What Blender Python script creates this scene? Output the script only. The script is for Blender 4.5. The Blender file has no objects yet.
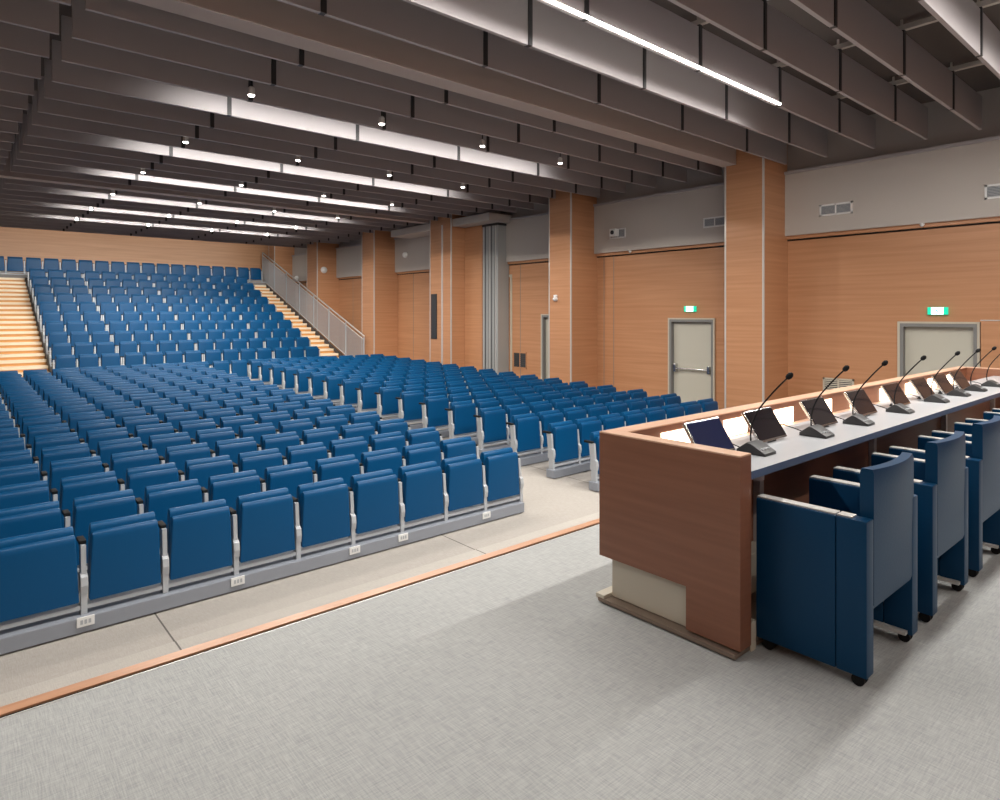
import bpy, bmesh, math, random
from mathutils import Vector, Matrix
random.seed(7)
PI = math.pi
C = bpy.context.scene.collection
scene = bpy.context.scene
EYE = 2.30          # camera height over the hall floor
ST = 0.80           # stage floor height

# ------------------------------------------------------------------ camera, world, exposure
cam_d = bpy.data.cameras.new('camera'); cam = bpy.data.objects.new('camera', cam_d); C.objects.link(cam)
cam_d.sensor_width = 36.0; cam_d.lens = 644.1 * 36 / 1000
cam_d.shift_y = -(400 - 314.3) / 1000
cam.location = (0, 0, EYE); cam.rotation_euler = (PI / 2, 0, math.radians(49.21 - 90))
cam_d.clip_start = 0.05; cam_d.clip_end = 200
scene.camera = cam
w = bpy.data.worlds.new('world'); scene.world = w; w.use_nodes = True
w.node_tree.nodes['Background'].inputs[0].default_value = (0.6, 0.65, 0.75, 1)
w.node_tree.nodes['Background'].inputs[1].default_value = 0.15
scene.view_settings.view_transform = 'Standard'; scene.view_settings.look = 'None'
scene.view_settings.gamma = 1; scene.view_settings.use_curve_mapping = False
scene.view_settings.exposure = 0.0

HALL_W = 132.0      # watts of one ceiling spot over the seats
STAGE_W = 120.0
LED_E = 16.0

# ------------------------------------------------------------------ materials
def mat(name, col, rough=0.6, metal=0.0, bump=None, var=None, emit=None, spec=0.5, sheen=0):
    m = bpy.data.materials.new(name); m.use_nodes = True
    nt = m.node_tree; b = nt.nodes['Principled BSDF']
    b.inputs['Base Color'].default_value = (*col, 1); b.inputs['Roughness'].default_value = rough
    b.inputs['Metallic'].default_value = metal; b.inputs['Specular IOR Level'].default_value = spec
    if sheen: b.inputs['Sheen Weight'].default_value = sheen
    tc = nt.nodes.new('ShaderNodeTexCoord')
    mp = nt.nodes.new('ShaderNodeMapping'); nt.links.new(tc.outputs['Object'], mp.inputs[0])
    if var:   # (scale xyz, second colour, detail)
        mp.inputs['Scale'].default_value = var[0]
        n = nt.nodes.new('ShaderNodeTexNoise'); n.inputs['Scale'].default_value = 1.0
        n.inputs['Detail'].default_value = var[2] if len(var) > 2 else 4
        nt.links.new(mp.outputs[0], n.inputs['Vector'])
        r = nt.nodes.new('ShaderNodeValToRGB'); r.color_ramp.elements[0].position = 0.3; r.color_ramp.elements[1].position = 0.7
        r.color_ramp.elements[0].color = (*col, 1); r.color_ramp.elements[1].color = (*var[1], 1)
        nt.links.new(n.outputs['Fac'], r.inputs[0]); nt.links.new(r.outputs[0], b.inputs['Base Color'])
    if bump:  # (scale, strength)
        n2 = nt.nodes.new('ShaderNodeTexNoise'); n2.inputs['Scale'].default_value = bump[0]
        nt.links.new(tc.outputs['Object'], n2.inputs['Vector'])
        bp = nt.nodes.new('ShaderNodeBump'); bp.inputs['Strength'].default_value = bump[1]; bp.inputs['Distance'].default_value = 0.01
        nt.links.new(n2.outputs['Fac'], bp.inputs['Height']); nt.links.new(bp.outputs[0], b.inputs['Normal'])
    if emit:
        b.inputs['Emission Color'].default_value = (*emit[0], 1); b.inputs['Emission Strength'].default_value = emit[1]
    return m

def carpet(name, c1, c2, seams=None, weave=160.0):
    m = bpy.data.materials.new(name); m.use_nodes = True; nt = m.node_tree; b = nt.nodes['Principled BSDF']
    L = nt.links.new
    b.inputs['Roughness'].default_value = 0.9; b.inputs['Specular IOR Level'].default_value = 0.2
    tc = nt.nodes.new('ShaderNodeTexCoord')
    def noise(scale, det=3):
        mp = nt.nodes.new('ShaderNodeMapping'); mp.inputs['Scale'].default_value = scale
        L(tc.outputs['Object'], mp.inputs[0])
        n = nt.nodes.new('ShaderNodeTexNoise'); n.inputs['Scale'].default_value = 1; n.inputs['Detail'].default_value = det
        L(mp.outputs[0], n.inputs['Vector']); return n
    a = noise((weave, 14, 1)); bb = noise((14, weave, 1)); big = noise((1.2, 1.2, 1))
    s = nt.nodes.new('ShaderNodeMath'); s.operation = 'ADD'; L(a.outputs['Fac'], s.inputs[0]); L(bb.outputs['Fac'], s.inputs[1])
    s2 = nt.nodes.new('ShaderNodeMath'); s2.operation = 'MULTIPLY_ADD'; s2.inputs[1].default_value = 0.35; L(big.outputs['Fac'], s2.inputs[0]); L(s.outputs[0], s2.inputs[2])
    r = nt.nodes.new('ShaderNodeValToRGB'); r.color_ramp.elements[0].position = 0.30; r.color_ramp.elements[1].position = 0.75
    sc = nt.nodes.new('ShaderNodeMath'); sc.operation = 'MULTIPLY'; sc.inputs[1].default_value = 0.43; L(s2.outputs[0], sc.inputs[0])
    L(sc.outputs[0], r.inputs[0])
    r.color_ramp.elements[0].color = (*c1, 1); r.color_ramp.elements[1].color = (*c2, 1)
    col = r.outputs[0]
    if seams:   # thin tile joints along Y, spaced seams[1], offset seams[0]
        sx = nt.nodes.new('ShaderNodeSeparateXYZ'); L(tc.outputs['Object'], sx.inputs[0])
        o = nt.nodes.new('ShaderNodeMath'); o.operation = 'SUBTRACT'; o.inputs[1].default_value = seams[0] - 50 * seams[1]; L(sx.outputs['X'], o.inputs[0])
        md = nt.nodes.new('ShaderNodeMath'); md.operation = 'MODULO'; md.inputs[1].default_value = seams[1]; L(o.outputs[0], md.inputs[0])
        lt = nt.nodes.new('ShaderNodeMath'); lt.operation = 'LESS_THAN'; lt.inputs[1].default_value = 0.012; L(md.outputs[0], lt.inputs[0])
        mx = nt.nodes.new('ShaderNodeMix'); mx.data_type = 'RGBA'; L(lt.outputs[0], mx.inputs[0]); L(col, mx.inputs[6])
        mx.inputs[7].default_value = (c1[0] * .35, c1[1] * .35, c1[2] * .35, 1); col = mx.outputs[2]
    L(col, b.inputs['Base Color'])
    bp = nt.nodes.new('ShaderNodeBump'); bp.inputs['Strength'].default_value = 0.35; bp.inputs['Distance'].default_value = 0.003
    L(s.outputs[0], bp.inputs['Height']); L(bp.outputs[0], b.inputs['Normal'])
    return m

M = {}
M['wood'] = mat('wood_wall', (0.43, 0.205, 0.100), 0.42, var=((0.5, 0.5, 18), (0.52, 0.265, 0.140), 6))
M['wood_back'] = mat('wood_back_wall', (0.50, 0.26, 0.13), 0.42, var=((0.5, 0.5, 14), (0.60, 0.33, 0.18), 5))
M['desk_wood'] = mat('desk_walnut_veneer', (0.20, 0.082, 0.048), 0.38, var=((1.2, 1.2, 30), (0.245, 0.107, 0.064), 5))
M['rim_wood'] = mat('desk_rim', (0.58, 0.36, 0.25), 0.35, var=((2, 2, 30), (0.66, 0.43, 0.31), 4))
M['stair_tread'] = mat('stair_tread_oak', (0.82, 0.68, 0.50), 0.4, var=((2, 20, 2), (0.88, 0.76, 0.60)))
M['stair_riser'] = mat('stair_riser_oak_glow', (0.66, 0.32, 0.10), 0.45)  # oak, with the orange glow under each nosing put into its colour
M['nosing'] = mat('stage_edge_oak', (0.42, 0.21, 0.115), 0.35, var=((3, 30, 3), (0.52, 0.28, 0.17)))
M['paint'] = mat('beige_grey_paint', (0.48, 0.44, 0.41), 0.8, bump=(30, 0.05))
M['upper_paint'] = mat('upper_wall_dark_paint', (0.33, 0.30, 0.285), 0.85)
M['slab'] = mat('ceiling_slab_dark', (0.09, 0.075, 0.07), 0.9)
M['baffle'] = mat('baffle_grey', (0.36, 0.335, 0.35), 0.55, bump=(6, 0.03))
M['beam'] = mat('beam_grey', (0.42, 0.36, 0.34), 0.6)
M['black'] = mat('black_plastic', (0.010, 0.010, 0.011), 0.7, spec=0.2)
M['dark'] = mat('dark_metal', (0.03, 0.03, 0.033), 0.5)
M['leather'] = mat('navy_leather', (0.002, 0.040, 0.105), 0.42, spec=0.22, bump=(90, 0.05))
M['seat_fabric'] = mat('blue_leatherette', (0.0008, 0.066, 0.180), 0.40, spec=0.22, bump=(120, 0.06))
M['seat_fabric2'] = mat('blue_leatherette_cushion', (0.0008, 0.059, 0.165), 0.40, spec=0.22, bump=(120, 0.06))
M['grey_metal'] = mat('grey_powder_coat', (0.42, 0.44, 0.47), 0.42, metal=0.1)
M['beam_metal'] = mat('platform_grey_coat', (0.27, 0.29, 0.335), 0.45, metal=0.1)
M['deck'] = mat('platform_deck', (0.20, 0.19, 0.185), 0.85)
M['alu'] = mat('brushed_aluminium', (0.62, 0.60, 0.58), 0.35, metal=0.35)
M['steel'] = mat('steel', (0.55, 0.55, 0.55), 0.25, metal=1.0)
M['bronze'] = mat('bronze_base_metal', (0.26, 0.20, 0.16), 0.3, metal=0.6)
M['cream'] = mat('cream_laminate', (0.52, 0.48, 0.40), 0.35)
M['worktop'] = mat('worktop_grey_laminate', (0.50, 0.51, 0.54), 0.22, bump=(200, 0.02))
M['worktop_edge'] = mat('worktop_edge_blue_grey', (0.075, 0.115, 0.21), 0.4)
M['door'] = mat('door_grey_green_paint', (0.50, 0.485, 0.42), 0.5)
M['door_frame'] = mat('door_frame_grey', (0.20, 0.20, 0.20), 0.5)
M['white'] = mat('white_plastic', (0.75, 0.75, 0.75), 0.4)
M['screen'] = mat('screen_glass', (0.020, 0.016, 0.020), 0.12)
M['screen_reflection'] = mat('screen_glass_blue_reflection', (0.020, 0.025, 0.075), 0.15)  # dark glass with a blue reflection painted into its colour
M['partition'] = mat('partition_grey', (0.36, 0.37, 0.37), 0.4, metal=0.2)
M['led'] = mat('led_tube', (0.9, 0.9, 0.85), 0.5, emit=((1.0, 0.95, 0.84), LED_E))
M['led2'] = mat('led_tube_bright', (0.9, 0.9, 0.85), 0.5, emit=((1.0, 0.95, 0.86), LED_E * 2.6))
M['lamp'] = mat('lamp_lens', (0.9, 0.9, 0.9), 0.5, emit=((1.0, 0.95, 0.88), 14))
M['desk_light'] = mat('desk_light_panel', (0.95, 0.9, 0.8), 0.5, emit=((1.0, 0.80, 0.58), 5))
M['exit_green'] = mat('exit_green', (0.0, 0.35, 0.2), 0.5, emit=((0.0, 0.70, 0.42), 0.9))
M['exit_white'] = mat('exit_white', (0.9, 1, 1), 0.5, emit=((0.8, 1.0, 0.97), 2.6))
M['stage_carpet'] = carpet('stage_carpet', (0.27, 0.28, 0.285), (0.48, 0.485, 0.48), weave=200.0)
M['hall_carpet'] = carpet('hall_carpet', (0.31, 0.285, 0.26), (0.44, 0.41, 0.38), seams=(1.22, 2.7))
M['hall_pale'] = carpet('hall_pale_carpet', (0.355, 0.33, 0.305), (0.49, 0.455, 0.42), seams=(1.22, 2.7))

# ------------------------------------------------------------------ mesh helpers
def box(bm, x0, x1, y0, y1, z0, z1, bev=0):
    r = bmesh.ops.create_cube(bm, size=1)
    vs = r['verts']
    for v in vs:
        v.co = Vector(((x0 + x1) / 2 + v.co.x * (x1 - x0), (y0 + y1) / 2 + v.co.y * (y1 - y0), (z0 + z1) / 2 + v.co.z * (z1 - z0)))
    if bev:
        es = list({e for v in vs for e in v.link_edges})
        bmesh.ops.bevel(bm, geom=es, offset=bev, segments=2, affect='EDGES', profile=0.6)
    return vs
def prism(bm, poly, axis, a, b, bev=0, segs=2):
    """poly: list of 2D points; axis x -> points are (y,z); y -> (x,z); z -> (x,y)"""
    def P(p, t):
        return Vector((t, p[0], p[1])) if axis == 'x' else Vector((p[0], t, p[1])) if axis == 'y' else Vector((p[0], p[1], t))
    A = [bm.verts.new(P(p, a)) for p in poly]; B = [bm.verts.new(P(p, b)) for p in poly]
    fs = [bm.faces.new(A), bm.faces.new(B[::-1])]
    n = len(poly)
    for i in range(n): fs.append(bm.faces.new((A[i], B[i], B[(i + 1) % n], A[(i + 1) % n])))
    if bev:
        es = list({e for f in fs[:2] for e in f.edges})
        bmesh.ops.bevel(bm, geom=es, offset=bev, segments=segs, affect='EDGES', profile=0.6)
    return fs
def tube(bm, pts, r, n=10, cap=True):
    pts = [Vector(p) for p in pts]; rings = []
    rr = r if isinstance(r, (list, tuple)) else [r] * len(pts)
    up = Vector((0.13, 0.27, 0.95)).normalized()
    for i, p in enumerate(pts):
        d = (pts[min(i + 1, len(pts) - 1)] - pts[max(i - 1, 0)]).normalized()
        s = d.cross(up)
        if s.length < 1e-3: s = d.cross(Vector((1, 0, 0)))
        s.normalize(); t = s.cross(d)
        rings.append([bm.verts.new(p + (s * math.cos(2 * PI * k / n) + t * math.sin(2 * PI * k / n)) * rr[i]) for k in range(n)])
    for i in range(len(rings) - 1):
        for k in range(n): bm.faces.new((rings[i][k], rings[i][(k + 1) % n], rings[i + 1][(k + 1) % n], rings[i + 1][k]))
    if cap: bm.faces.new(rings[0][::-1]); bm.faces.new(rings[-1])
def cyl(bm, p0, p1, r, n=14): tube(bm, [p0, p1], r, n)
def sphere(bm, c, r, sx=1, sy=1, sz=1, u=12, v=8):
    res = bmesh.ops.create_uvsphere(bm, u_segments=u, v_segments=v, radius=r)
    for q in res['verts']: q.co = Vector((c[0] + q.co.x * sx, c[1] + q.co.y * sy, c[2] + q.co.z * sz))
def obj(name, bm, m, parent=None, smooth=False, loc=None):
    me = bpy.data.meshes.new(name); bmesh.ops.recalc_face_normals(bm, faces=bm.faces[:]); bm.to_mesh(me); bm.free()
    for mm in (m if isinstance(m, (list, tuple)) else [m]): me.materials.append(mm)
    o = bpy.data.objects.new(name, me); C.objects.link(o)
    if smooth:
        for p in me.polygons: p.use_smooth = True
        try: me.set_sharp_from_angle(angle=math.radians(40))
        except Exception: pass
    if parent: o.parent = parent
    if loc: o.location = loc
    return o
def B(): return bmesh.new()
def thing(name, label, cat, loc=(0, 0, 0), rz=0, group=None):
    o = bpy.data.objects.new(name, None); o.empty_display_size = 0.1; C.objects.link(o)
    o.location = loc; o.rotation_euler = (0, 0, rz); o['label'] = label; o['category'] = cat
    if group: o['group'] = group
    return o
def tag(o, label, cat, group=None, kind=None):
    o['label'] = label; o['category'] = cat
    if group: o['group'] = group
    if kind: o['kind'] = kind
    return o
def struct(name, bm, m, label=None):
    o = obj(name, bm, m); o['kind'] = 'structure'
    if label: o['label'] = label
    return o
def dup(root, loc, rz, label, group=None):
    r = root.copy(); C.objects.link(r); r.location = loc; r.rotation_euler = (0, 0, rz); r['label'] = label
    if group: r['group'] = group
    for ch in list(root.children):
        c = ch.copy(); C.objects.link(c); c.parent = r
        for g in list(ch.children):
            d = g.copy(); C.objects.link(d); d.parent = c
    return r
ORD = ['first', 'second', 'third', 'fourth', 'fifth', 'sixth', 'seventh', 'eighth', 'ninth', 'tenth', 'eleventh', 'twelfth', 'thirteenth',
       'fourteenth', 'fifteenth', 'sixteenth', 'seventeenth', 'eighteenth', 'nineteenth', 'twentieth', 'twenty-first', 'twenty-second',
       'twenty-third', 'twenty-fourth', 'twenty-fifth', 'twenty-sixth', 'twenty-seventh', 'twenty-eighth']

# ------------------------------------------------------------------ structure
XL, XW, YB, YS, ZC = -7.0, 12.15, 29.8, -4.0, 5.75
RAKE = 0.0218
def fz(y): return max(0.0, min(y, 18.3) - 5.4) * RAKE      # gently raked hall floor
bm = B()
ys = [3.0, 5.4, 18.3, YB]
prism(bm, [(y, fz(y)) for y in ys] + [(YB, -0.3), (3.0, -0.3)], 'x', XL, XW)
struct('floor', bm, M['hall_carpet'])
bm = B(); box(bm, XL, XW, YS, 3.02, 0.0, ST); struct('floor_stage', bm, M['stage_carpet'])
bm = B(); box(bm, XL, XW, 3.0, 4.91, 0.0, 0.006); struct('trim_1', bm, M['hall_pale'])  # band of paler carpet past the stage edge
bm = B(); box(bm, XL, XW, 3.043, 3.105, ST - 0.006, ST + 0.003, 0.002); struct('trim_2', bm, M['nosing'])
bm = B(); box(bm, XL, XW, 3.0205, 3.10, ST - 0.12, ST - 0.0065); struct('trim_3', bm, M['black'])
bm = B(); box(bm, XL, XW, 3.012, 3.0195, ST - 0.03, ST + 0.002); struct('trim_4', bm, M['alu'])
bm = B(); box(bm, XL - .2, XW + .4, YS - .2, YB + .2, ZC, ZC + 0.2); struct('ceiling', bm, M['slab'])
bm = B(); box(bm, XL, XW, YB, YB + 0.2, 0, ZC); struct('wall_back', bm, M['wood_back'])
bm = B(); box(bm, XL - 0.2, XL, YS, YB, 0, ZC); struct('wall_left', bm, M['wood'])
bm = B(); box(bm, XL, XW, YS - 0.2, YS, 0, ZC); struct('wall_stage', bm, M['wood'])
# right wall with door openings
DOORS = [(2.72, 3.80), (7.25, 8.33), (11.26, 12.34)]
DT = EYE - 0.15
bm = B(); y = YS
for a, b in DOORS:
    box(bm, XW, XW + 0.25, y, a, 0, 3.70); box(bm, XW, XW + 0.25, a, b, DT + fz(a), 3.70); y = b
box(bm, XW, XW + 0.25, y, YB, 0, 3.70)
struct('wall_right', bm, M['wood'])
bm = B()
for a, b in DOORS: box(bm, XW + 0.30, XW + 0.35, a - 0.1, b + 0.1, 0, 2.5)
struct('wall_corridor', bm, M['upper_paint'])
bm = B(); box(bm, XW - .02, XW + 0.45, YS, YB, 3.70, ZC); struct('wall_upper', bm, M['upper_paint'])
# slim shadow-gap strip and wooden band above the wall panels, then the painted bulkhead
bm = B(); box(bm, XW - 0.06, XW, YS, YB, 3.715, 3.80); struct('trim_5', bm, M['wood'])
bm = B(); box(bm, XW - 0.02, XW, YS, YB, 3.69, 3.715); struct('trim_6', bm, M['black'])
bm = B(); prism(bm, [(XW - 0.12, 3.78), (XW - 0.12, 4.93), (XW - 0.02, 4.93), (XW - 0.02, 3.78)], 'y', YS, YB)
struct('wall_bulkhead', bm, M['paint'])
bm = B(); box(bm, XW - 0.155, XW - 0.02, YS, YB, 4.93, 4.985, 0.006); struct('trim_7', bm, M['baffle'])
# vertical joints of the wall panels
bm = B()
for y in (6.55, 9.9, 10.2, 13.2, 17.3, 18.6, 21.6, 22.9, 26.5):
    box(bm, XW - 0.006, XW, y, y + 0.012, 0, 3.70)
struct('trim_8', bm, M['door_frame'])
# light wooden wainscot beside the stage-side door
bm = B(); box(bm, XW - 0.12, XW, YS, 2.66, ST, EYE - 0.10, 0.004); struct('trim_9', bm, M['wood'])
bm = B(); box(bm, XW - 0.13, XW, YS, 2.665, EYE - 0.10, EYE - 0.085); struct('trim_10', bm, M['alu'])
bm = B(); box(bm, XW - 0.05, XW, 6.62, 6.70, 0, 3.70); struct('trim_11', bm, M['black'])

# doors
for i, (a, b) in enumerate(DOORS):
    z0 = fz(a)
    d = bpy.data.objects.new('door_%d' % (i + 1), None); C.objects.link(d); d.location = (XW, (a + b) / 2, z0); d['kind'] = 'structure'
    hw = (b - a) / 2
    bm = B(); t = 0.055
    box(bm, -0.03, 0.16, -hw, -hw + t, 0, DT); box(bm, -0.03, 0.16, hw - t, hw, 0, DT); box(bm, -0.03, 0.16, -hw + t, hw - t, DT - t, DT)
    obj('door_frame', bm, M['door_frame'], d)
    bm = B()
    box(bm, -0.034, 0.0, -hw - 0.03, -hw + 0.006, 0, DT + 0.03); box(bm, -0.034, 0.0, hw - 0.006, hw + 0.03, 0, DT + 0.03); box(bm, -0.034, 0.0, -hw, hw, DT, DT + 0.03)
    obj('architrave', bm, M['cream'], d)
    bm = B(); box(bm, 0.07, 0.12, -hw + t, hw - t, 0.01, DT - t, 0.003); lf = obj('door_leaf', bm, M['door'], d)
    if i != 2:
        bm = B(); cyl(bm, (0.0, -hw + .12, 1.08), (0.0, hw - .12, 1.08), 0.018)
        box(bm, -0.02, 0.07, hw - .16, hw - .10, 1.0, 1.18, 0.006); box(bm, -0.02, 0.07, -hw + .10, -hw + .16, 1.0, 1.16, 0.006)
        obj('push_bar', bm, M['steel'], lf)
    bm = B()
    for zz in (0.25, 1.0, 1.75): cyl(bm, (0.06, -hw + t, zz), (0.06, -hw + t, zz + 0.1), 0.01)
    obj('hinge', bm, M['steel'], lf)

# columns
COLS = [(5.70, 6.45), (10.42, 11.14), (15.17, 16.24), (19.62, 20.46), (24.09, 25.03), (28.45, 29.1)]
XC = 11.2
CN = ['beside the first door', 'between the two far doors', 'with the dark slot panel', 'left of the slotted column',
      'next to the stair railing', 'in the back corner']
for i, (a, b) in enumerate(COLS):
    x1 = XW
    t = thing('column', 'square wood-clad column ' + CN[i], 'column', (XC, a, fz(a)), group=None)
    bm = B(); box(bm, 0, x1 - XC - .001, 0, b - a, -0.01, ZC - fz(a)); obj('cladding', bm, M['wood'], t)
    for yy in ((0,), (b - a,)):
        bm = B(); box(bm, -0.006, 0.025, yy[0] - 0.012 if yy[0] == 0 else yy[0] - 0.02, yy[0] + 0.02 if yy[0] == 0 else yy[0] + 0.012, 0, ZC - fz(a) - .01)
        obj('corner_trim', bm, M['alu'], t)
    if i == 2:
        bm = B(); box(bm, -0.03, 0.0, 0.70, 0.98, 1.35, 2.95 - .25, 0.005); obj('slot_panel', bm, M['dark'], t)
        bm = B(); box(bm, -0.02, 0.0, 0.40, 0.46, 0, ZC - fz(a) - .8); obj('joint_strip', bm, M['alu'], t)
# pocket and folding partition beside the third column
t = thing('partition_pocket', 'wood-clad pocket box between slotted column and grey folding partition', 'panel', (11.7, 14.36, fz(14.4)))
bm = B(); box(bm, 0, XW - 11.7 - .001, 0, 0.80, 0, 4.86 - fz(14.4)); obj('cladding', bm, M['wood'], t)
t = thing('folding_partition', 'grey ribbed folding partition stacked against the wall', 'partition', (11.7, 13.66, fz(14.0)))
for k in range(5):
    y0 = 0.02 + k * 0.135
    bm = B(); box(bm, 0.0 if k % 2 else 0.03, XW - 11.7 - .01, y0, y0 + 0.115, 0.02, 4.80 - fz(14), 0.006); p = obj('panel', bm, M['partition'], t)
    bm = B(); box(bm, (0.0 if k % 2 else 0.03) - 0.012, 0.04, y0 + 0.09, y0 + 0.115, 0.02, 4.80 - fz(14)); obj('edge_seal', bm, M['dark'] if k % 2 else M['alu'], p)
bm = B(); box(bm, 0, .44, 0, .69, 4.80 - fz(14), 4.86 - fz(14)); obj('track', bm, M['dark'], t)
bm = B(); box(bm, 11.25, XW - .05, 13.5, 18.6, 4.87, 5.08); struct('trim_12', bm, M['paint'])

# ------------------------------------------------------------------ ceiling baffles
ZF = EYE + 2.80
FB = [-2.6, -1.8, -1.05, -0.3, 0.44, 1.17, 1.9, 2.64, 3.35, 4.12, 4.90, 5.63]
FA = [6.96, 7.77, 8.55, 9.38, 10.15, 10.92, 11.70, 12.46, 13.15, 13.82, 14.48, 15.14, 15.82, 17.3, 18.09, 18.9, 19.65, 20.4, 21.2, 22.0, 22.8, 23.6, 24.4, 25.2, 26.0]
JB = [0.72, 2.67, 4.62, 6.57, 8.50, 10.44]
JA = [3.04, 5.04, 7.08, 9.09, 11.05]
def xend(y):
    for a, b in COLS:
        if a - 0.04 < y < b + 0.04: return XC - 0.02
    return 11.92
T = 0.045
connector = None
def baffle(y, x0, joints, label, group):
    x1 = xend(y)
    t = thing('ceiling_baffle', label, 'ceiling baffle', (x0, y, ZF), group=group)
    js = [j for j in joints if x0 + .3 < j < x1 - .1]
    ed = [x0] + js + [x1]
    for a, b in zip(ed[:-1], ed[1:]):
        bm = B(); box(bm, a - x0 + (0.02 if a != x0 else 0), b - x0 - (0.02 if b != x1 else 0), -T / 2, T / 2, 0, 0.50, 0.004); obj('panel', bm, M['baffle'], t)
    for j in js:
        bm = B(); box(bm, j - x0 - 0.028, j - x0 + 0.028, -T / 2 - 0.012, T / 2 + 0.012, 0.0, 0.52); obj('connector', bm, M['dark'], t)
    return t
for k, y in enumerate(reversed(FB)):
    baffle(y, -2.0 if y > 3 else 0.5, JB, 'grey ceiling baffle over the stage side, %s from the near deep beam' % ORD[k], 'ceiling baffles over the stage')
for k, y in enumerate(FA):
    if y < 16.5: lab = 'grey ceiling baffle over the seats, %s behind the near deep beam' % ORD[k]
    else: lab = 'grey ceiling baffle over the seats, %s behind the far deep beam' % ORD[k - 13]
    baffle(y, 0.98, JA, lab, 'ceiling baffles over the seats')
    bm = B(); box(bm, -5.0, 0, -T / 2, T / 2, 0, 0.50, 0.004)
    o = obj('ceiling_baffle', bm, M['baffle'], loc=(0.87, y, ZF))
    tag(o, lab.replace('over the seats', 'at the far left'), 'ceiling baffle', 'ceiling baffles of the left bay')
for k, (y0, y1, lab) in enumerate([(6.22, 6.50, 'deep grey ceiling beam ending at the nearest wood column'), (16.35, 16.62, 'deep grey ceiling beam crossing the hall far behind the first')]):
    t = thing('ceiling_beam', lab, 'beam', (0, y0, ZF - 0.01))
    bm = B(); box(bm, XL, XC - .01 if k == 0 else 11.24, 0, y1 - y0, 0, ZC - ZF + .01, 0.006); obj('beam_body', bm, M['beam'], t)
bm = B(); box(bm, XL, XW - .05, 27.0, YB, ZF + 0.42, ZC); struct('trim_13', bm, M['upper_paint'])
# hanger rails running over the baffles
for k, x in enumerate(JB[1:]):
    bm = B(); box(bm, x - 0.03, x + 0.03, YS + .05, 6.2, ZF + 0.52, ZF + 0.58)
    for y in FB: box(bm, x - 0.012, x + 0.012, y - 0.012, y + 0.012, ZF + 0.58, ZC)
    tag(obj('hanger_rail', bm, M['paint']), 'light hanger rail above the stage baffles, %s from the left' % ORD[k], 'rail', 'hanger rails above the stage baffles')

# led strips: a visible tube under one baffle, unseen tubes over the stage, the rest clipped on the far face of the baffle in front of the lit one
def led_tube(x0, x1, y, z, label, m, W=0, aim=None):
    t = thing('led_tube', label, 'ceiling light', (x0, y, z))
    bm = B(); box(bm, 0, x1 - x0, -0.011, 0.011, -0.012, 0.008, 0.004); obj('diffuser', bm, m, t)
    bm = B(); box(bm, 0, x1 - x0, -0.014, 0.010, 0.008, 0.022); obj('housing', bm, M['white'], t)
    if W:
        l = bpy.data.lights.new('tube_light', 'AREA'); l.shape = 'RECTANGLE'; l.size = x1 - x0; l.size_y = 0.04; l.energy = W; l.color = (1.0, 0.965, 0.90)
        o = bpy.data.objects.new('tube_lamp', l); C.objects.link(o)
        if aim is None: o.location = ((x0 + x1) / 2, y, z - 0.016)
        else:
            o.location = ((x0 + x1) / 2, y + 0.014, z); o.rotation_euler = (math.radians(90 - aim), 0, 0); l.spread = math.radians(125)
    return t
def strip(x0, x1, yprev, label, W, aim=22):
    return led_tube(x0, x1, yprev + T / 2 + 0.016, ZF + 0.055, label, M['led'], W, aim)
led_tube(-3.0, 8.42, 4.12 - T / 2 - .045, ZF - 0.004, 'long bright led tube under a baffle left of the nearest column', M['led2'], STAGE_W * 2.2)
strip(0.75, 9.0, 4.12, 'hidden led strip lighting the baffle just behind the brightest tube', 190, 54)
strip(4.2, 9.6, 1.17, 'hidden led strip over the desk, lighting a baffle at the top right corner', 40, 40)
led_tube(4.2, 9.6, 1.17 - T / 2 - .012, ZF - 0.002, 'led tube under a baffle right above the speakers desk', M['led2'], STAGE_W * 2.2)
led_tube(-3.0, 8.42, -1.8 - T / 2 - .012, ZF - 0.002, 'added unseen led tube over the stage behind the chairs', M['led2'], STAGE_W * 1.0)  # unseen tube added to light the chair backs and stage floor
LIT = [8.55, 11.70, 14.48, 17.3, 19.65, 22.0]
NM = ['nearest led strip over the seats', 'second led strip over the seats', 'third led strip, just before the far deep beam',
      'fourth led strip, just behind the far deep beam', 'fifth led strip over the rear rows', 'sixth led strip, closest to the back wall']
for y, n in zip(LIT, NM):
    strip(2.45, 9.2, y, 'slim white ' + n, 92, 34)
strip(0.3, 11.0, 26.0, 'slim led strip behind the rearmost baffle, washing the wooden back wall', 80, 12)

# small hanging spots
def make_spot(label, group):
    t = thing('ceiling_spotlight', label, 'spotlight', group=group)
    bm = B(); cyl(bm, (0, 0, 0.05), (0, 0, 0.45), 0.009, 8); obj('stem', bm, M['black'], t)
    bm = B(); tube(bm, [(0, 0, 0.09), (0, 0, 0.07), (0, 0, -0.02)], [0.02, 0.04, 0.045], 14); obj('housing', bm, M['white'], t, True)
    bm = B(); sphere(bm, (0, 0, -0.022), 0.040, 1, 1, 0.5); obj('lens', bm, M['lamp'], t, True)
    return t
def spot_light(x, y, z, W, size=2.6, col=(1.0, 0.93, 0.84), blend=0.10):
    l = bpy.data.lights.new('spot', 'SPOT'); l.energy = W; l.color = col; l.spot_size = size; l.spot_blend = blend; l.shadow_soft_size = 0.035
    o = bpy.data.objects.new('spot_lamp', l); C.objects.link(o); o.location = (x, y, z); return o
proto = None
SY = [8.22, 11.15, 14.08, 17.05, 19.95, 22.4]
RN = ['first', 'second', 'third', 'fourth', 'fifth', 'sixth', 'seventh', 'rearmost']
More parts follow.
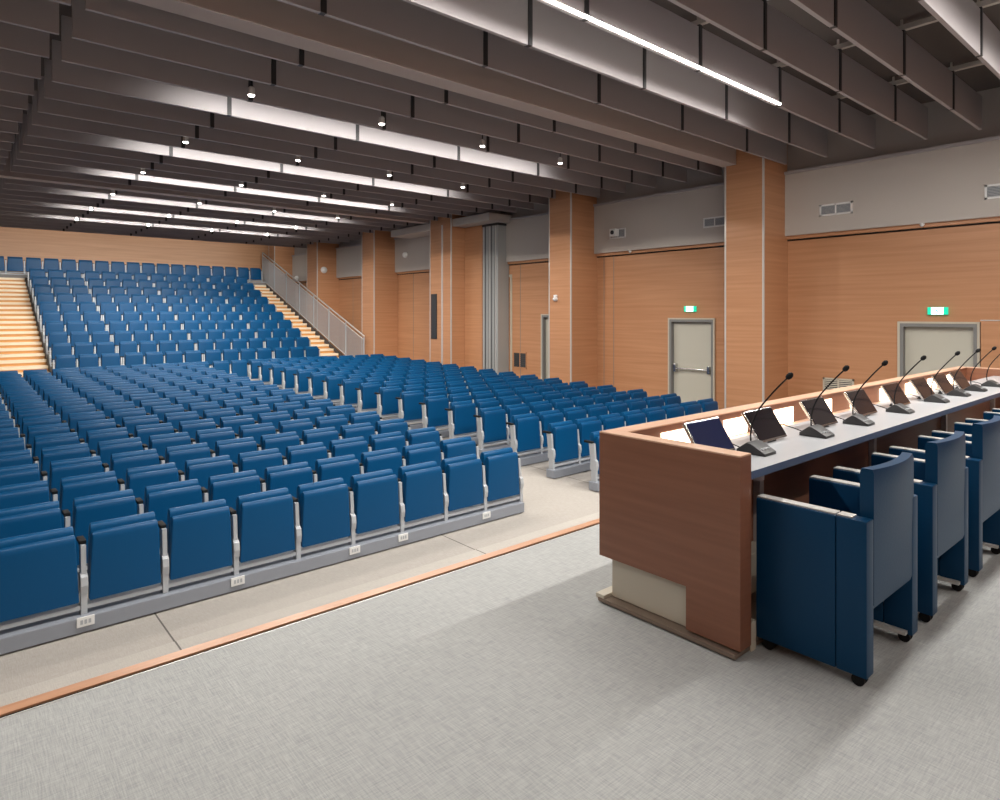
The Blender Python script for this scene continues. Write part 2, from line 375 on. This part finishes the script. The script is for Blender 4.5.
for r, y in enumerate(SY):
    for k, x in enumerate((2.94, 4.82, 6.71, 8.55)):
        lab = 'small white hanging spotlight, %s row over the seats, %s from the left' % (RN[r], ORD[k])
        z = EYE + (2.79 if r < 6 else 3.03)
        if proto is None: proto = make_spot(lab, 'hanging spotlights over the seats'); proto.location = (x, y, z)
        else: dup(proto, (x, y, z), 0, lab)
        spot_light(x, y, z - 0.06, HALL_W * (1.12 if r < 3 else 0.82))

# ------------------------------------------------------------------ auditorium seats
PX = 0.54
def slab(bm, prof, wf, bev=0.012):
    """prof: (y,z) outline; wf(z) -> half width"""
    n = len(prof)
    A = [bm.verts.new((-wf(p[1]), p[0], p[1])) for p in prof]; Bv = [bm.verts.new((wf(p[1]), p[0], p[1])) for p in prof]
    fs = [bm.faces.new(A), bm.faces.new(Bv[::-1])]
    for i in range(n): bm.faces.new((A[i], Bv[i], Bv[(i + 1) % n], A[(i + 1) % n]))
    es = list({e for f in fs for e in f.edges})
    bmesh.ops.bevel(bm, geom=es, offset=bev, segments=2, affect='EDGES', profile=0.6)
def seat_meshes():
    # backrest with a rolled top
    bm = B()
    prof = [(0.075, 0.34), (0.085, 0.69), (0.082, 0.735), (0.092, 0.760), (0.112, 0.772), (0.140, 0.768), (0.158, 0.75), (0.165, 0.72), (0.150, 0.34)]
    slab(bm, prof, lambda z: 0.232 - 0.014 * max(0, (z - 0.34) / 0.43)); back = bm
    # tipped-up seat cushion, rolled nose at the top
    bm = B()
    prof = [(-0.012, 0.245), (0.0, 0.675), (0.002, 0.705), (0.014, 0.724), (0.035, 0.731), (0.058, 0.722), (0.070, 0.700), (0.068, 0.60), (0.060, 0.30), (0.045, 0.245)]
    slab(bm, prof, lambda z: 0.240 - 0.022 * max(0, (z - 0.245) / 0.47)); cush = bm
    return back, cush
def post_mesh(x=0.0):
    bm = B()
    prism(bm, [(-0.01, 0.148), (0.075, 0.148), (0.07, 0.36), (-0.002, 0.36)], 'x', x - 0.020, x + 0.020, 0.003)
    prism(bm, [(-0.012, 0.30), (-0.022, 0.36), (-0.012, 0.42), (0.03, 0.45), (0.09, 0.42), (0.09, 0.30)], 'x', x - 0.023, x + 0.023, 0.004)
    prism(bm, [(0.005, 0.36), (0.085, 0.36), (0.12, 0.642), (0.030, 0.642)], 'x', x - 0.017, x + 0.017, 0.003)
    return bm
def arm_mesh(x=0.0):
    bm = B(); box(bm, x - 0.023, x + 0.023, 0.060, 0.20, 0.640, 0.668, 0.006); return bm
def rail_mesh():
    bm = B(); box(bm, -0.249, 0.249, 0.0, 0.10, 0.185, 0.215, 0.003); return bm
proto_seat = thing('auditorium_seat', 'x', 'seat')
bk, cu = seat_meshes()
obj('backrest', bk, M['seat_fabric'], proto_seat, True)
obj('seat', cu, M['seat_fabric2'], proto_seat, True)
obj('post', post_mesh(-PX / 2), M['grey_metal'], proto_seat)
obj('armrest', arm_mesh(-PX / 2), M['black'], proto_seat, True)
obj('seat_rail', rail_mesh(), M['grey_metal'], proto_seat)
end_post = obj('post', post_mesh(PX / 2), M['grey_metal'])
end_arm = obj('armrest', arm_mesh(PX / 2), M['black'], smooth=True)
seats = []      # (key, x, y, z, label, group, has_end_post)
PR = 0.782
NUMR = 17
# left block: seats between x 0.23 and 5.09
for r in range(NUMR):
    y = 5.55 + r * PR; z = 0.15 + 0.018 * r - 0.15 + 0.0
    nx = 10 if r < 8 else (9 if r < 14 else 8)
    for c in range(nx):
        x = 5.09 - PX / 2 - c * PX
        if x < 0.0571 * y - 0.45: continue
        lab = 'blue folding seat, near left block, %s row, %s from the aisle' % (ORD[r], ORD[c])
        seats.append((('A', r, c), x, y, None, lab, 'seats of the near left block', c == 0))
    seats_end = None
for r in range(NUMR):
    y = 5.55 + r * PR
    for c in range(8):
        x = 6.42 + PX / 2 + c * PX
        lab = 'blue folding seat, right block, %s row, %s from the aisle' % (ORD[r], ORD[c])
        seats.append((('B', r, c), x, y, None, lab, 'seats of the right block', c == 7))
YC0, PC, RC, FC0 = 20.43, 0.78, 0.305, 0.105
def tier_x():
    xs = []; x = 2.26
    for n in (3, 4, 4, 3):
        for k in range(n): xs.append((x + PX / 2, k == n - 1)); x += PX
        x += 0.05
    return xs
for r in range(11):
    for c, (x, e) in enumerate(tier_x()):
        lab = 'blue folding seat, raised rear block, %s tier, %s from left stairs' % (ORD[r], ORD[c])
        seats.append((('C', r, c), x, YC0 + r * PC, FC0 + r * RC, lab, 'seats of the raised rear block', e))
for c in range(19):
    x = 10.85 - PX / 2 - c * PX
    lab = 'blue folding seat in the topmost row by the back wall, %s from the right' % ORD[c]
    if x < 0.0571 * 29 - 0.3: continue
    seats.append((('D', 11, c), x, 29.0, FC0 + 11 * RC + 0.15, lab, 'seats of the topmost row', c == 0))
BH = 0.15      # height of the low platforms
def keys(t):
    return {(q.split(':')[0][0], int(q.split(':')[0][1:]), int(c)) for q in t.split() for c in q.split(':')[1].split(',')}
# seats that show least in the photograph go into one object; the last few show nothing at all and are left out
STUFF = keys('A8:8 A9:8 A10:8 A11:0 A12:0,1 A13:0,1,2,3 A14:0,1,2,3,4,5,7 A15:0,1,2,3,4,5,6,7 A16:0,1,2,3,4,5,6,7 B0:1,2,3,4,5,6,7 B6:5,6,7 B7:3,4,5,6,7 B8:2,3,4,5,6,7 B9:1,2,3,4,5,6,7 B10:1,2,3,4,5,6,7 B11:1,2,3,4,5,6,7 B12:1,2,3,4,5,6,7 B13:1,2,3,4,5,6,7 B14:1,2,3,4,5,6,7 B15:1,2,3,4,5,6,7 B16:1,2,3,4,5,6,7 C0:0,1,2,3,4,5,6,9,10,11,12,13 C6:12,13 C7:10,11,12,13 C8:8,9,10,11,12,13 C9:7,8,9,10,11,12,13 C10:3,4,5,6,7,8,9,10,11,12,13 D11:1,2,17')
HIDDEN = keys('A0:9 A1:9 A2:9 A11:8 A12:8 A13:8')
seat_used = False
stuff_list = []
proto_end = None
for key, x, y, z, lab, grp, e in seats:
    if z is None: z = 0.018 * round((y - 5.55) / PR) - 0.030
    if key[0] in 'AB': y = y - 0.03
    if key in HIDDEN: continue
    if key in STUFF:
        stuff_list.append((x, y, z, e)); continue
    if not seat_used: r = proto_seat; r.location = (x, y, z); r['label'] = lab; r['group'] = grp; seat_used = True; tmp = [c for c in r.children]
    else:
        r = proto_seat.copy(); C.objects.link(r); r.location = (x, y, z); r['label'] = lab; r['group'] = grp
        for ch in tmp:
            c2 = ch.copy(); C.objects.link(c2); c2.parent = r
    r['seat_key'] = '%s_%d_%d' % key if False else 0
    del r['seat_key']
    if e:
        for q in (end_post, end_arm):
            c2 = q.copy(); C.objects.link(c2); c2.parent = r
if stuff_list:
    bm = B(); parts = [(c, i) for i, c in enumerate(list(tmp) + [end_post, end_arm])]
    mi = {'backrest': 0, 'seat': 1, 'post': 2, 'armrest': 3, 'seat_rail': 2}
    for (x, y, z, e) in stuff_list:
        for c, i in parts:
            if i >= 5 and not e: continue
            n0 = len(bm.faces); bm.from_mesh(c.data); bm.faces.ensure_lookup_table()
            new = bm.faces[n0:]; vs = {v for f in new for v in f.verts}
            for v in vs: v.co += Vector((x, y, z))
            for f in new: f.material_index = mi[c.name.split('.')[0]]; f.smooth = True
    me = bpy.data.meshes.new('distant_seats'); bm.to_mesh(me); bm.free()
    for q in ('seat_fabric', 'seat_fabric2', 'grey_metal', 'black'): me.materials.append(M[q])
    try: me.set_sharp_from_angle(angle=math.radians(40))
    except Exception: pass
    o = bpy.data.objects.new('distant_seats', me); C.objects.link(o)
    tag(o, 'remaining blue folding seats filling the rows that are mostly hidden or farthest away', 'seats', kind='stuff')
bpy.data.objects.remove(end_post); bpy.data.objects.remove(end_arm)

# platforms under the low rows
def platform(x0, x1, y, r, label, group, sockets=()):
    z1 = BH - 0.028 + 0.018 * r; z0 = fz(y) + 0.025
    t = thing('seat_platform', label, 'platform', (x0, y - 0.09, fz(y)), group=group)
    h = z1 - fz(y)
    bm = B(); box(bm, 0, x1 - x0, 0, 0.15, 0.010, h, 0.006); obj('beam', bm, M['beam_metal'], t)
    bm = B()
    n = max(2, int((x1 - x0) / 1.6))
    for k in range(n):
        xx = 0.15 + (x1 - x0 - 0.3) * k / (n - 1)
        box(bm, xx - 0.03, xx + 0.03, 0.03, 0.12, 0.0, 0.011)
    obj('foot', bm, M['dark'], t)
    for sx in sockets:
        bm = B(); box(bm, sx - x0 - 0.055, sx - x0 + 0.055, -0.012, 0.0, 0.055, 0.125, 0.004); s = obj('socket_plate', bm, M['white'], t)
        bm = B()
        for q in (-0.025, 0.0, 0.025): box(bm, sx - x0 + q - 0.008, sx - x0 + q + 0.008, -0.014, -0.011, 0.075, 0.105)
        obj('socket', bm, M['grey_metal'], s)
for r in range(NUMR):
    y = 5.55 + r * PR
    platform(-1.6 if r < 6 else -0.3, 5.085, y, r, 'low grey seat platform of the near left block, %s row from the stage' % ORD[r], 'seat platforms of the left block',
             (0.77, 1.84, 2.91, 3.44, 4.51) if r == 0 else ())
    platform(6.37, 10.80, y, r, 'low grey seat platform of the right block, %s row from the stage' % ORD[r], 'seat platforms of the right block',
             (6.96,) if r == 0 else ((7.2,) if r == 1 else ()))
# raised tiers
for r in range(12):
    y0 = YC0 - 0.12 + r * PC; z1 = FC0 + 0.148 + r * RC + (0.15 if r == 11 else 0)
    z0 = 0.2 if z1 > 0.35 else 0.02
    t = thing('tier_platform', 'grey stepped platform under the raised rear block, %s tier up' % ORD[r], 'platform', (0, y0, 0), group='stepped platforms of the rear block')
    xa, xb = (2.24, 9.96) if r < 11 else (0.3, 11.0)
    yb = YB - y0 - 0.01
    bm = B(); box(bm, xa, xb, 0, PC - 0.002 if r < 11 else yb, z1 - (0.30 if r < 11 else 0.15) if r else fz(y0), z1, 0.005); obj('deck', bm, M['deck'], t)
    bm = B(); box(bm, xa, xb, -0.01, 0.03, z1 - 0.03, z1 + 0.004); obj('nosing', bm, M['grey_metal'], t)
# staircases
def stairs(x0, x1, label):
    t = thing('staircase', label, 'stairs', ((x0 + x1) / 2, YC0 - 0.12, fz(20)))
    hw = (x1 - x0) / 2
    for i in range(23):
        ya = i * PC / 2; yb2 = ya + PC / 2 + 0.02 - (0.0 if i < 22 else 0.2); z = FC0 + i * RC / 2 - fz(20) + 0.15
        bm = B(); box(bm, -hw, hw, ya + 0.012, yb2, z - 0.155, z - 0.075); s = obj('riser', bm, M['stair_riser'], t)
        bm = B(); box(bm, -hw, hw, ya - 0.012, yb2 + .01, z - 0.075, z, 0.004); obj('tread', bm, M['stair_tread'], s)
    for sx in (-hw - 0.02, hw):
        bm = B(); L = 22 * PC / 2; H = 22 * RC / 2
        prism(bm, [(0, -0.17 + FC0), (0, -0.04 + FC0), (L, -0.10 + H + FC0), (L, H - 0.35 + FC0)], 'x', sx, sx + 0.02); obj('stringer', bm, M['dark'], t)
    return t
stairs(9.99, 11.0, 'pale wooden staircase between the raised seats and the metal railing')
stairs(1.05, 2.20, 'pale wooden staircase at the far left of the raised seats')
# railing on the right stairs
t = thing('stair_railing', 'grey metal railing of fine upright bars beside the right staircase', 'railing', (11.05, 20.05, fz(20)))
L = 9.4; z0b, z1b = 0.62, 3.40 + .05; z0t, z1t = 1.26, 4.85
SL = (4.85 - 1.26) / L
nP = 8
for k in range(nP):
    ya = L * k / (nP - 1)
    bm = B(); box(bm, -0.02, 0.02, ya - 0.02, ya + 0.02, max(0, SL * ya - 0.1), 1.24 + SL * ya - 0.02); obj('post', bm, M['grey_metal'], t)
    if k < nP - 1:
        bm = B(); yb2 = L * (k + 1) / (nP - 1); n = 22
        for q in range(1, n):
            yy = ya + (yb2 - ya) * q / n
            box(bm, -0.006, 0.006, yy - 0.006, yy + 0.006, SL * yy + 0.02, 1.12 + SL * yy)
        obj('infill_panel', bm, M['grey_metal'], t)
for dz, rad in ((1.26, 0.026), (1.12, 0.018), (0.02, 0.02)):
    bm = B(); cyl(bm, (0, -0.02, dz), (0, L + 0.02, dz + SL * L), rad); obj('handrail' if dz > 1.2 else 'rail', bm, M['alu'], t, True)

# ------------------------------------------------------------------ right wall fittings
def exit_sign(y, z, label):
    t = thing('exit_sign', label, 'exit sign', (XW, y, z))
    bm = B(); box(bm, -0.05, 0, -0.14, 0.14, -0.06, 0.06, 0.006); obj('housing', bm, M['exit_green'], t)
    bm = B(); box(bm, -0.054, -0.05, -0.085, 0.085, -0.055, 0.055); p = obj('pictogram', bm, M['exit_white'], t)
    bm = B()      # running figure and arrow
    sphere(bm, (-0.055, 0.02, 0.036), 0.011, 0.3); x = -0.056
    tube(bm, [(x, 0.015, 0.02), (x, 0.0, -0.008)], 0.008, 6); tube(bm, [(x, 0.0, -0.008), (x, 0.02, -0.028), (x, 0.012, -0.05)], 0.006, 6)
    tube(bm, [(x, 0.0, -0.008), (x, -0.02, -0.03), (x, -0.04, -0.03)], 0.006, 6); tube(bm, [(x, 0.013, 0.017), (x, 0.038, 0.0)], 0.005, 6); tube(bm, [(x, 0.013, 0.017), (x, -0.016, 0.012)], 0.005, 6)
    obj('figure', bm, M['exit_green'], p)
    return t
exit_sign(3.25, EYE + 0.055, 'glowing green exit sign above the door nearest the desk end')
exit_sign(7.80, EYE + 0.115, 'glowing green exit sign above the door left of the nearest column')
def vent(y0, y1, z0, z1, label, x=XW - 0.12, fm='white', lm='grey_metal'):
    t = thing('air_vent', label, 'vent', (x, (y0 + y1) / 2, (z0 + z1) / 2), group=None)
    hw, hh = (y1 - y0) / 2, (z1 - z0) / 2
    bm = B(); f = 0.03
    box(bm, -0.015, 0, -hw, hw, -hh, -hh + f); box(bm, -0.015, 0, -hw, hw, hh - f, hh); box(bm, -0.015, 0, -hw, -hw + f, -hh, hh); box(bm, -0.015, 0, hw - f, hw, -hh, hh); box(bm, -0.015, 0, -0.012, 0.012, -hh, hh)
    obj('frame', bm, M[fm], t)
    bm = B(); box(bm, -0.004, 0, -hw + f, hw - f, -hh + f, hh - f); obj('backing', bm, M['dark'], t)
    bm = B(); n = 7
    for k in range(n):
        zz = -hh + f + (2 * hh - 2 * f) * (k + .5) / n
        prism(bm, [(-0.014, zz - 0.008), (-0.012, zz - 0.010), (-0.004, zz + 0.006), (-0.006, zz + 0.008)], 'y', -hw + f, hw - f)
    obj('louvre', bm, M[lm], t)
vent(4.50, 5.06, EYE + 1.77, EYE + 1.98, 'white framed air vent on the bulkhead right of the nearest column')
vent(6.90, 7.42, EYE + 1.80, EYE + 2.01, 'white framed air vent on the bulkhead left of the nearest column')
vent(2.05, 2.61, EYE + 1.75, EYE + 1.97, 'white framed air vent on the bulkhead at the right edge')
vent(9.45, 9.93, EYE + 1.79, EYE + 2.02, 'small air vent on the bulkhead beside the second column')
t = thing('bulkhead_projector', 'small white lamp box fixed in front of the bulkhead vent by second column', 'lamp', (XW - 0.125, 9.72, EYE + 1.92))
bm = B(); box(bm, -0.16, -0.02, -0.09, 0.09, -0.09, 0.09, 0.015); obj('housing', bm, M['white'], t)
bm = B(); cyl(bm, (-0.175, 0, 0), (-0.155, 0, 0), 0.05); obj('lens', bm, M['screen'], t, True)
vent(4.52, 5.05, EYE - 1.45, EYE - 1.15, 'pale low wall grille just above the middle of the desk rim', XW, 'cream', 'cream')
vent(12.95, 13.50, EYE - 1.50, EYE - 1.05, 'dark low wall grille between the folding partition and the second column', XW, 'wood', 'dark')
t = thing('wall_frame', 'slim pale vertical frame of the opening beside the folding partition', 'door frame', (XW, 13.55, fz(13.5)))
bm = B(); box(bm, -0.03, 0, 0, 0.05, 0, 3.25); box(bm, -0.03, 0, 0.05, 0.12, 3.18, 3.25); obj('jamb', bm, M['cream'], t)
def dome(x, y, z, axis, label, name='security_camera', cat='camera', r=0.07):
    t = thing(name, label, cat, (x, y, z))
    bm = B()
    if axis == 'x': cyl(bm, (0, 0, 0), (-0.05, 0, 0), r)
    elif axis == 'y': cyl(bm, (0, 0, 0), (0, -0.05, 0), r)
    obj('base', bm, M['white'], t, True)
    bm = B(); sphere(bm, (-0.06, 0, 0) if axis == 'x' else (0, -0.06, 0), r * .9, .8 if axis == 'x' else 1, .8 if axis == 'y' else 1, 1); obj('dome', bm, M['white'], t, True)
    return t
t = dome(XC, 10.90, EYE + 0.37, 'x', 'small white security camera on the face of the second column', r=0.055)
bm = B(); box(bm, -0.05, 0, -0.05, 0.05, 0.05, 0.10, 0.01); obj('bracket', bm, M['white'], t)
dome(XW - .12, 18.9, EYE + 2.04, 'x', 'round white lamp on the bulkhead left of the slotted column', 'wall_lamp', 'lamp', 0.10)
dome(XW - .12, 27.9, EYE + 1.62, 'x', 'round white lamp on the bulkhead by the back corner', 'wall_lamp', 'lamp', 0.11)
dome(11.48, 24.09, EYE + 1.77, 'y', 'round white lamp on the side of the column next to the railing', 'wall_lamp', 'lamp', 0.13)
for y, lab in ((3.45, 'tiny ceiling sensor under the bulkhead above the right door'), (9.35, 'tiny ceiling sensor under the bulkhead near the second column')):
    t = thing('smoke_sensor', lab, 'sensor', (XW - 0.09, y, 3.78))
    bm = B(); tube(bm, [(0, 0, 0), (0, 0, -0.02), (0, 0, -0.05)], [0.035, 0.035, 0.02], 12); obj('sensor_body', bm, M['white'], t, True)

# ------------------------------------------------------------------ the speakers' desk
ZR = ST + 0.885; ZT = ST + 0.803; DX0, DX1 = 2.611, 9.1; DY0, DY1 = 1.433, 2.225
desk = thing('conference_desk', 'long walnut speakers desk with raised rim and grey worktop on the stage', 'desk', (DX0, DY0, ST))
def D(x0, x1, y0, y1, z0, z1, bev=0.003):
    bm = B(); box(bm, x0 - DX0, x1 - DX0, y0 - DY0, y1 - DY0, z0 - ST, z1 - ST, bev); return bm
# end panel: full height near the chairs, cut away over the pale plinth
bm = B(); prism(bm, [(0, 0.035), (0.27, 0.035), (0.27, 0.235), (0.792, 0.235), (0.792, 0.877), (0, 0.877)], 'x', 0, 0.095); obj('end_panel', bm, M['desk_wood'], desk)
obj('end_panel', D(DX1 - 0.095, DX1, DY0, DY1, ST + 0.035, ST + 0.877), M['desk_wood'], desk)
obj('front_panel', D(DX0 + 0.095, DX1 - 0.095, 2.13, DY1, ST + 0.235, ST + 0.877), M['desk_wood'], desk)
bm = B()
for bx in ((DX0, DX0 + 0.095, DY0, DY1), (DX1 - 0.095, DX1, DY0, DY1), (DX0 + 0.095, DX1 - 0.095, 2.12, DY1)):
    box(bm, bx[0] - DX0, bx[1] - DX0, bx[2] - DY0, bx[3] - DY0, 0.877, 0.885, 0.002)
obj('rim', bm, M['rim_wood'], desk)
obj('plinth', D(DX0 + 0.03, DX1 - 0.03, 1.70, 2.165, ST + 0.03, ST + 0.235), M['cream'], desk)
obj('base_plate', D(DX0 - 0.03, DX1, 1.44, 2.21, ST + 0.008, ST + 0.028), M['bronze'], desk)
obj('base_feet', D(DX0 + 0.0, DX1, 1.47, 2.18, ST, ST + 0.009), M['black'], desk)
obj('base_plate', D(DX0 - 0.028, DX0 + 0.10, 2.17, 2.225, ST + 0.02, ST + 0.045), M['cream'], desk)
obj('foot_block', D(DX0 + 0.10, DX0 + 0.145, 1.436, 1.49, ST, ST + 0.13), M['cream'], desk)
obj('modesty_panel', D(DX0 + 0.095, DX1 - 0.095, 1.80, 1.83, ST + 0.035, ZT - 0.04), M['desk_wood'], desk)
bm = D(DX0 + 0.095, DX1 - 0.095, 1.435, 1.88, ZT - 0.038, ZT, 0.003)
wt = obj('worktop', bm, [M['worktop'], M['worktop_edge']], desk)
for p in wt.data.polygons:
    if p.normal.y < -0.5: p.material_index = 1
obj('cable_tray', D(DX0 + 0.095, DX1 - 0.095, 1.88, 2.13, ZT - 0.10, ZT - 0.075), M['rim_wood'], desk)
for k in range(9):
    x0 = 3.02 + 0.655 * k
    if x0 + .29 > DX1 - .1: break
    obj('light_panel', D(x0, x0 + 0.28, 2.122, 2.129, ZT - 0.07, ZT + 0.035, 0), M['desk_light'], desk)
for k, x in enumerate((3.42, 5.1, 6.8, 8.5)):
    bm = D(x, x + 0.045, 1.76, 1.80, ST + 0.035, ZT - 0.04); obj('support_strut', bm, M['alu'], desk)
bm = B(); cyl(bm, (2.98 - DX0, 1.55 - DY0, ZT - ST - 0.045), (2.98 - DX0, 1.55 - DY0, ZT - ST - 0.10), 0.035); obj('cable_gland', bm, M['white'], desk, True)

# monitors
def make_monitor(label, group):
    t = thing('desk_monitor', label, 'monitor', group=group)
    w = 0.31; tilt = math.radians(32)
    Mx = Matrix.Translation((0, 0, 0.012)) @ Matrix.Rotation(-tilt, 4, 'X')
    bm = B(); box(bm, 0, w, 0, 0.018, 0, 0.185, 0.004); bmesh.ops.transform(bm, matrix=Mx, verts=bm.verts); obj('housing', bm, M['steel'], t)
    bm = B(); box(bm, 0.008, w - 0.008, -0.003, 0.001, 0.012, 0.177, 0.001); bmesh.ops.transform(bm, matrix=Mx, verts=bm.verts); obj('screen', bm, M['screen'], t)
    bm = B(); prism(bm, [(0.01, 0.0), (0.09, 0.0), (0.08, 0.01), (0.05, 0.06), (0.02, 0.02)], 'x', 0.11, 0.20, 0.003); obj('stand', bm, M['dark'], t)
    return t
MX = [2.72, 3.28, 3.97, 4.64, 5.32, 5.95, 6.5, 7.0]
MD = 1.685
PLN = ['nearest to the end panel', 'second along the desk', 'third along the desk', 'fourth along the desk', 'fifth along the desk', 'sixth along the desk', 'seventh along the desk', 'last one before the far end']
mon = None
for k, x in enumerate(MX):
    lab = 'tilted flat screen on the grey desk, ' + PLN[k]
    if mon is None:
        mon = make_monitor(lab, 'tilted screens along the desk'); mon.location = (x, MD, ZT)
        blue = mon
    else:
        d = dup(mon, (x, MD, ZT), 0, lab)
for ch in list(blue.children):
    if ch.name.startswith('screen'):
        ch.data = ch.data.copy(); ch.data.materials[0] = M['screen_reflection']; ch['label'] = 'bluish reflecting screen'
# microphones
def make_mic(label, group):
    t = thing('microphone', label, 'microphone', group=group)
    bm = B(); prism(bm, [(-0.075, 0.0), (0.075, 0.0), (0.075, 0.018), (0.020, 0.058), (0.0, 0.055), (-0.075, 0.014)], 'x', -0.06, 0.06, 0.006); obj('base', bm, M['dark'], t, True)
    bm = B()
    for k in range(3): box(bm, -0.04 + 0.028 * k, -0.02 + 0.028 * k, -0.055, -0.04, 0.022, 0.032)
    obj('button', bm, M['grey_metal'], t)
    bm = B(); pts = []
    for s in [i / 12 for i in range(13)]:
        x = 0.03 + 0.10 * s; z = 0.05 + 0.325 * s ** 0.92; y = 0.045 + 0.035 * math.sin(PI * min(1, s * 1.6) * .6) - 0.175 * s ** 1.5
        pts.append((x, y, z))
    tube(bm, pts, 0.0042, 8); obj('gooseneck', bm, M['black'], t, True)
    p = Vector(pts[-1]); q = Vector(pts[-2]); d = (p - q).normalized()
    bm = B(); tube(bm, [p - d * 0.005, p, p + d * 0.012, p + d * 0.026, p + d * 0.036], [0.006, 0.012, 0.0155, 0.014, 0.005], 12); obj('foam_head', bm, M['black'], t, True)
    bm = B(); tube(bm, [(0.0, 0.07, 0.012), (-0.02, 0.12, 0.03), (-0.05, 0.18, 0.05), (-0.08, 0.24, 0.02), (-0.09, 0.30, -0.06)], 0.003, 6); obj('cable', bm, M['black'], t, True)
    return t
mic = None
for k, x in enumerate([3.09, 3.79, 4.40, 5.15, 5.98, 6.58, 7.12, 7.68]):
    lab = 'black gooseneck microphone on the grey desk, ' + PLN[k]
    if mic is None: mic = make_mic(lab, 'gooseneck microphones along the desk'); mic.location = (x, 1.61, ZT)
    else: dup(mic, (x, 1.61, ZT), 0, lab)

# ------------------------------------------------------------------ armchairs
def make_chair(label, group):
    t = thing('conference_armchair', label, 'chair', group=group)
    W, Dp = 0.61, 0.462; th = 0.075
    for s in (0, 1):
        x0 = 0 if s == 0 else W - th; x1 = x0 + th
        bm = B(); box(bm, x0, x1, 0.12, Dp, 0.045, 0.672, 0.007); box(bm, x0, x1, 0.0, 0.118, 0.045, 0.672, 0.007)
        sp = obj('side_panel', bm, M['leather'], t, True)
        bm = B(); box(bm, x0 + 0.010, x1 - 0.012, 0.125, Dp + 0.001, 0.672, 0.679, 0.002); box(bm, x0 + 0.010, x1 - 0.012, 0.060, 0.118, 0.672, 0.679, 0.002); obj('armrest', bm, M['alu'], t)
        for yy in (0.04, Dp - 0.05):
            xc = (x0 + x1) / 2
            bm = B(); cyl(bm, (xc - 0.022, yy, 0.025), (xc - 0.006, yy, 0.025), 0.025); cyl(bm, (xc + 0.006, yy, 0.025), (xc + 0.022, yy, 0.025), 0.025)
            box(bm, xc - 0.02, xc + 0.02, yy - 0.018, yy + 0.018, 0.03, 0.05, 0.003); obj('caster', bm, M['black'], t, True)
    # curved backrest
    bm = B(); n = 10; z0, z1 = 0.30, 0.868; lx, rx = 0.080, W - 0.052
    def row(yf, z):
        return [bm.verts.new((lx + (rx - lx) * i / n, yf(i / n), z)) for i in range(n + 1)]
    curve = lambda u: -0.030 * (1 - (2 * u - 1) ** 2)
    fr = []
    for z in (z0, z0 + .02, 0.45, 0.62, 0.78, z1 - 0.018, z1):
        k = 0.006 if z in (z0, z1) else 0.0
        bend = max(0, (z - 0.55) / 0.32)
        fr.append((row(lambda u: 0.002 + curve(u) * bend + k, z), row(lambda u: 0.055 + curve(u) * bend - k, z)))
    for a, b in zip(fr[:-1], fr[1:]):
        for i in range(n):
            bm.faces.new((a[0][i], a[0][i + 1], b[0][i + 1], b[0][i])); bm.faces.new((a[1][i + 1], a[1][i], b[1][i], b[1][i + 1]))
        bm.faces.new((a[0][0], b[0][0], b[1][0], a[1][0])); bm.faces.new((a[0][n], a[1][n], b[1][n], b[0][n]))
    for a, fl in ((fr[0], 0), (fr[-1], 1)):
        for i in range(n): bm.faces.new((a[0][i], a[1][i], a[1][i + 1], a[0][i + 1]) if fl else (a[0][i + 1], a[1][i + 1], a[1][i], a[0][i]))
    obj('backrest', bm, M['leather'], t, True)
    bm = B(); box(bm, th, W - th, 0.09, Dp - 0.01, 0.33, 0.44, 0.02); obj('seat', bm, M['leather'], t, True)
    bm = B(); box(bm, th, W - th, 0.15, 0.22, 0.28, 0.33, 0.004); obj('seat_frame', bm, M['dark'], t)
    bm = B(); box(bm, th - 0.01, th + .03, 0.02, Dp - 0.02, 0.05, 0.065); obj('foot_rail', bm, M['alu'], t)
    bm = B(); box(bm, W - th - 0.03, W - th + .01, 0.02, Dp - 0.02, 0.05, 0.065); obj('foot_rail', bm, M['alu'], t)
    return t
ch = None
CL = ['nearest the desk end', 'second from the desk end', 'third from the desk end', 'fourth from the desk end, cut by the frame', 'fifth from the desk end, mostly hidden', 'sixth from the desk end, mostly hidden']
for k in range(6):
    lab = 'navy leather box armchair on casters, ' + CL[k]
    loc = (2.775 + 0.825 * k, 0.985, ST)
    if ch is None: ch = make_chair(lab, 'armchairs behind the desk'); ch.location = loc
    else: dup(ch, loc, 0, lab)
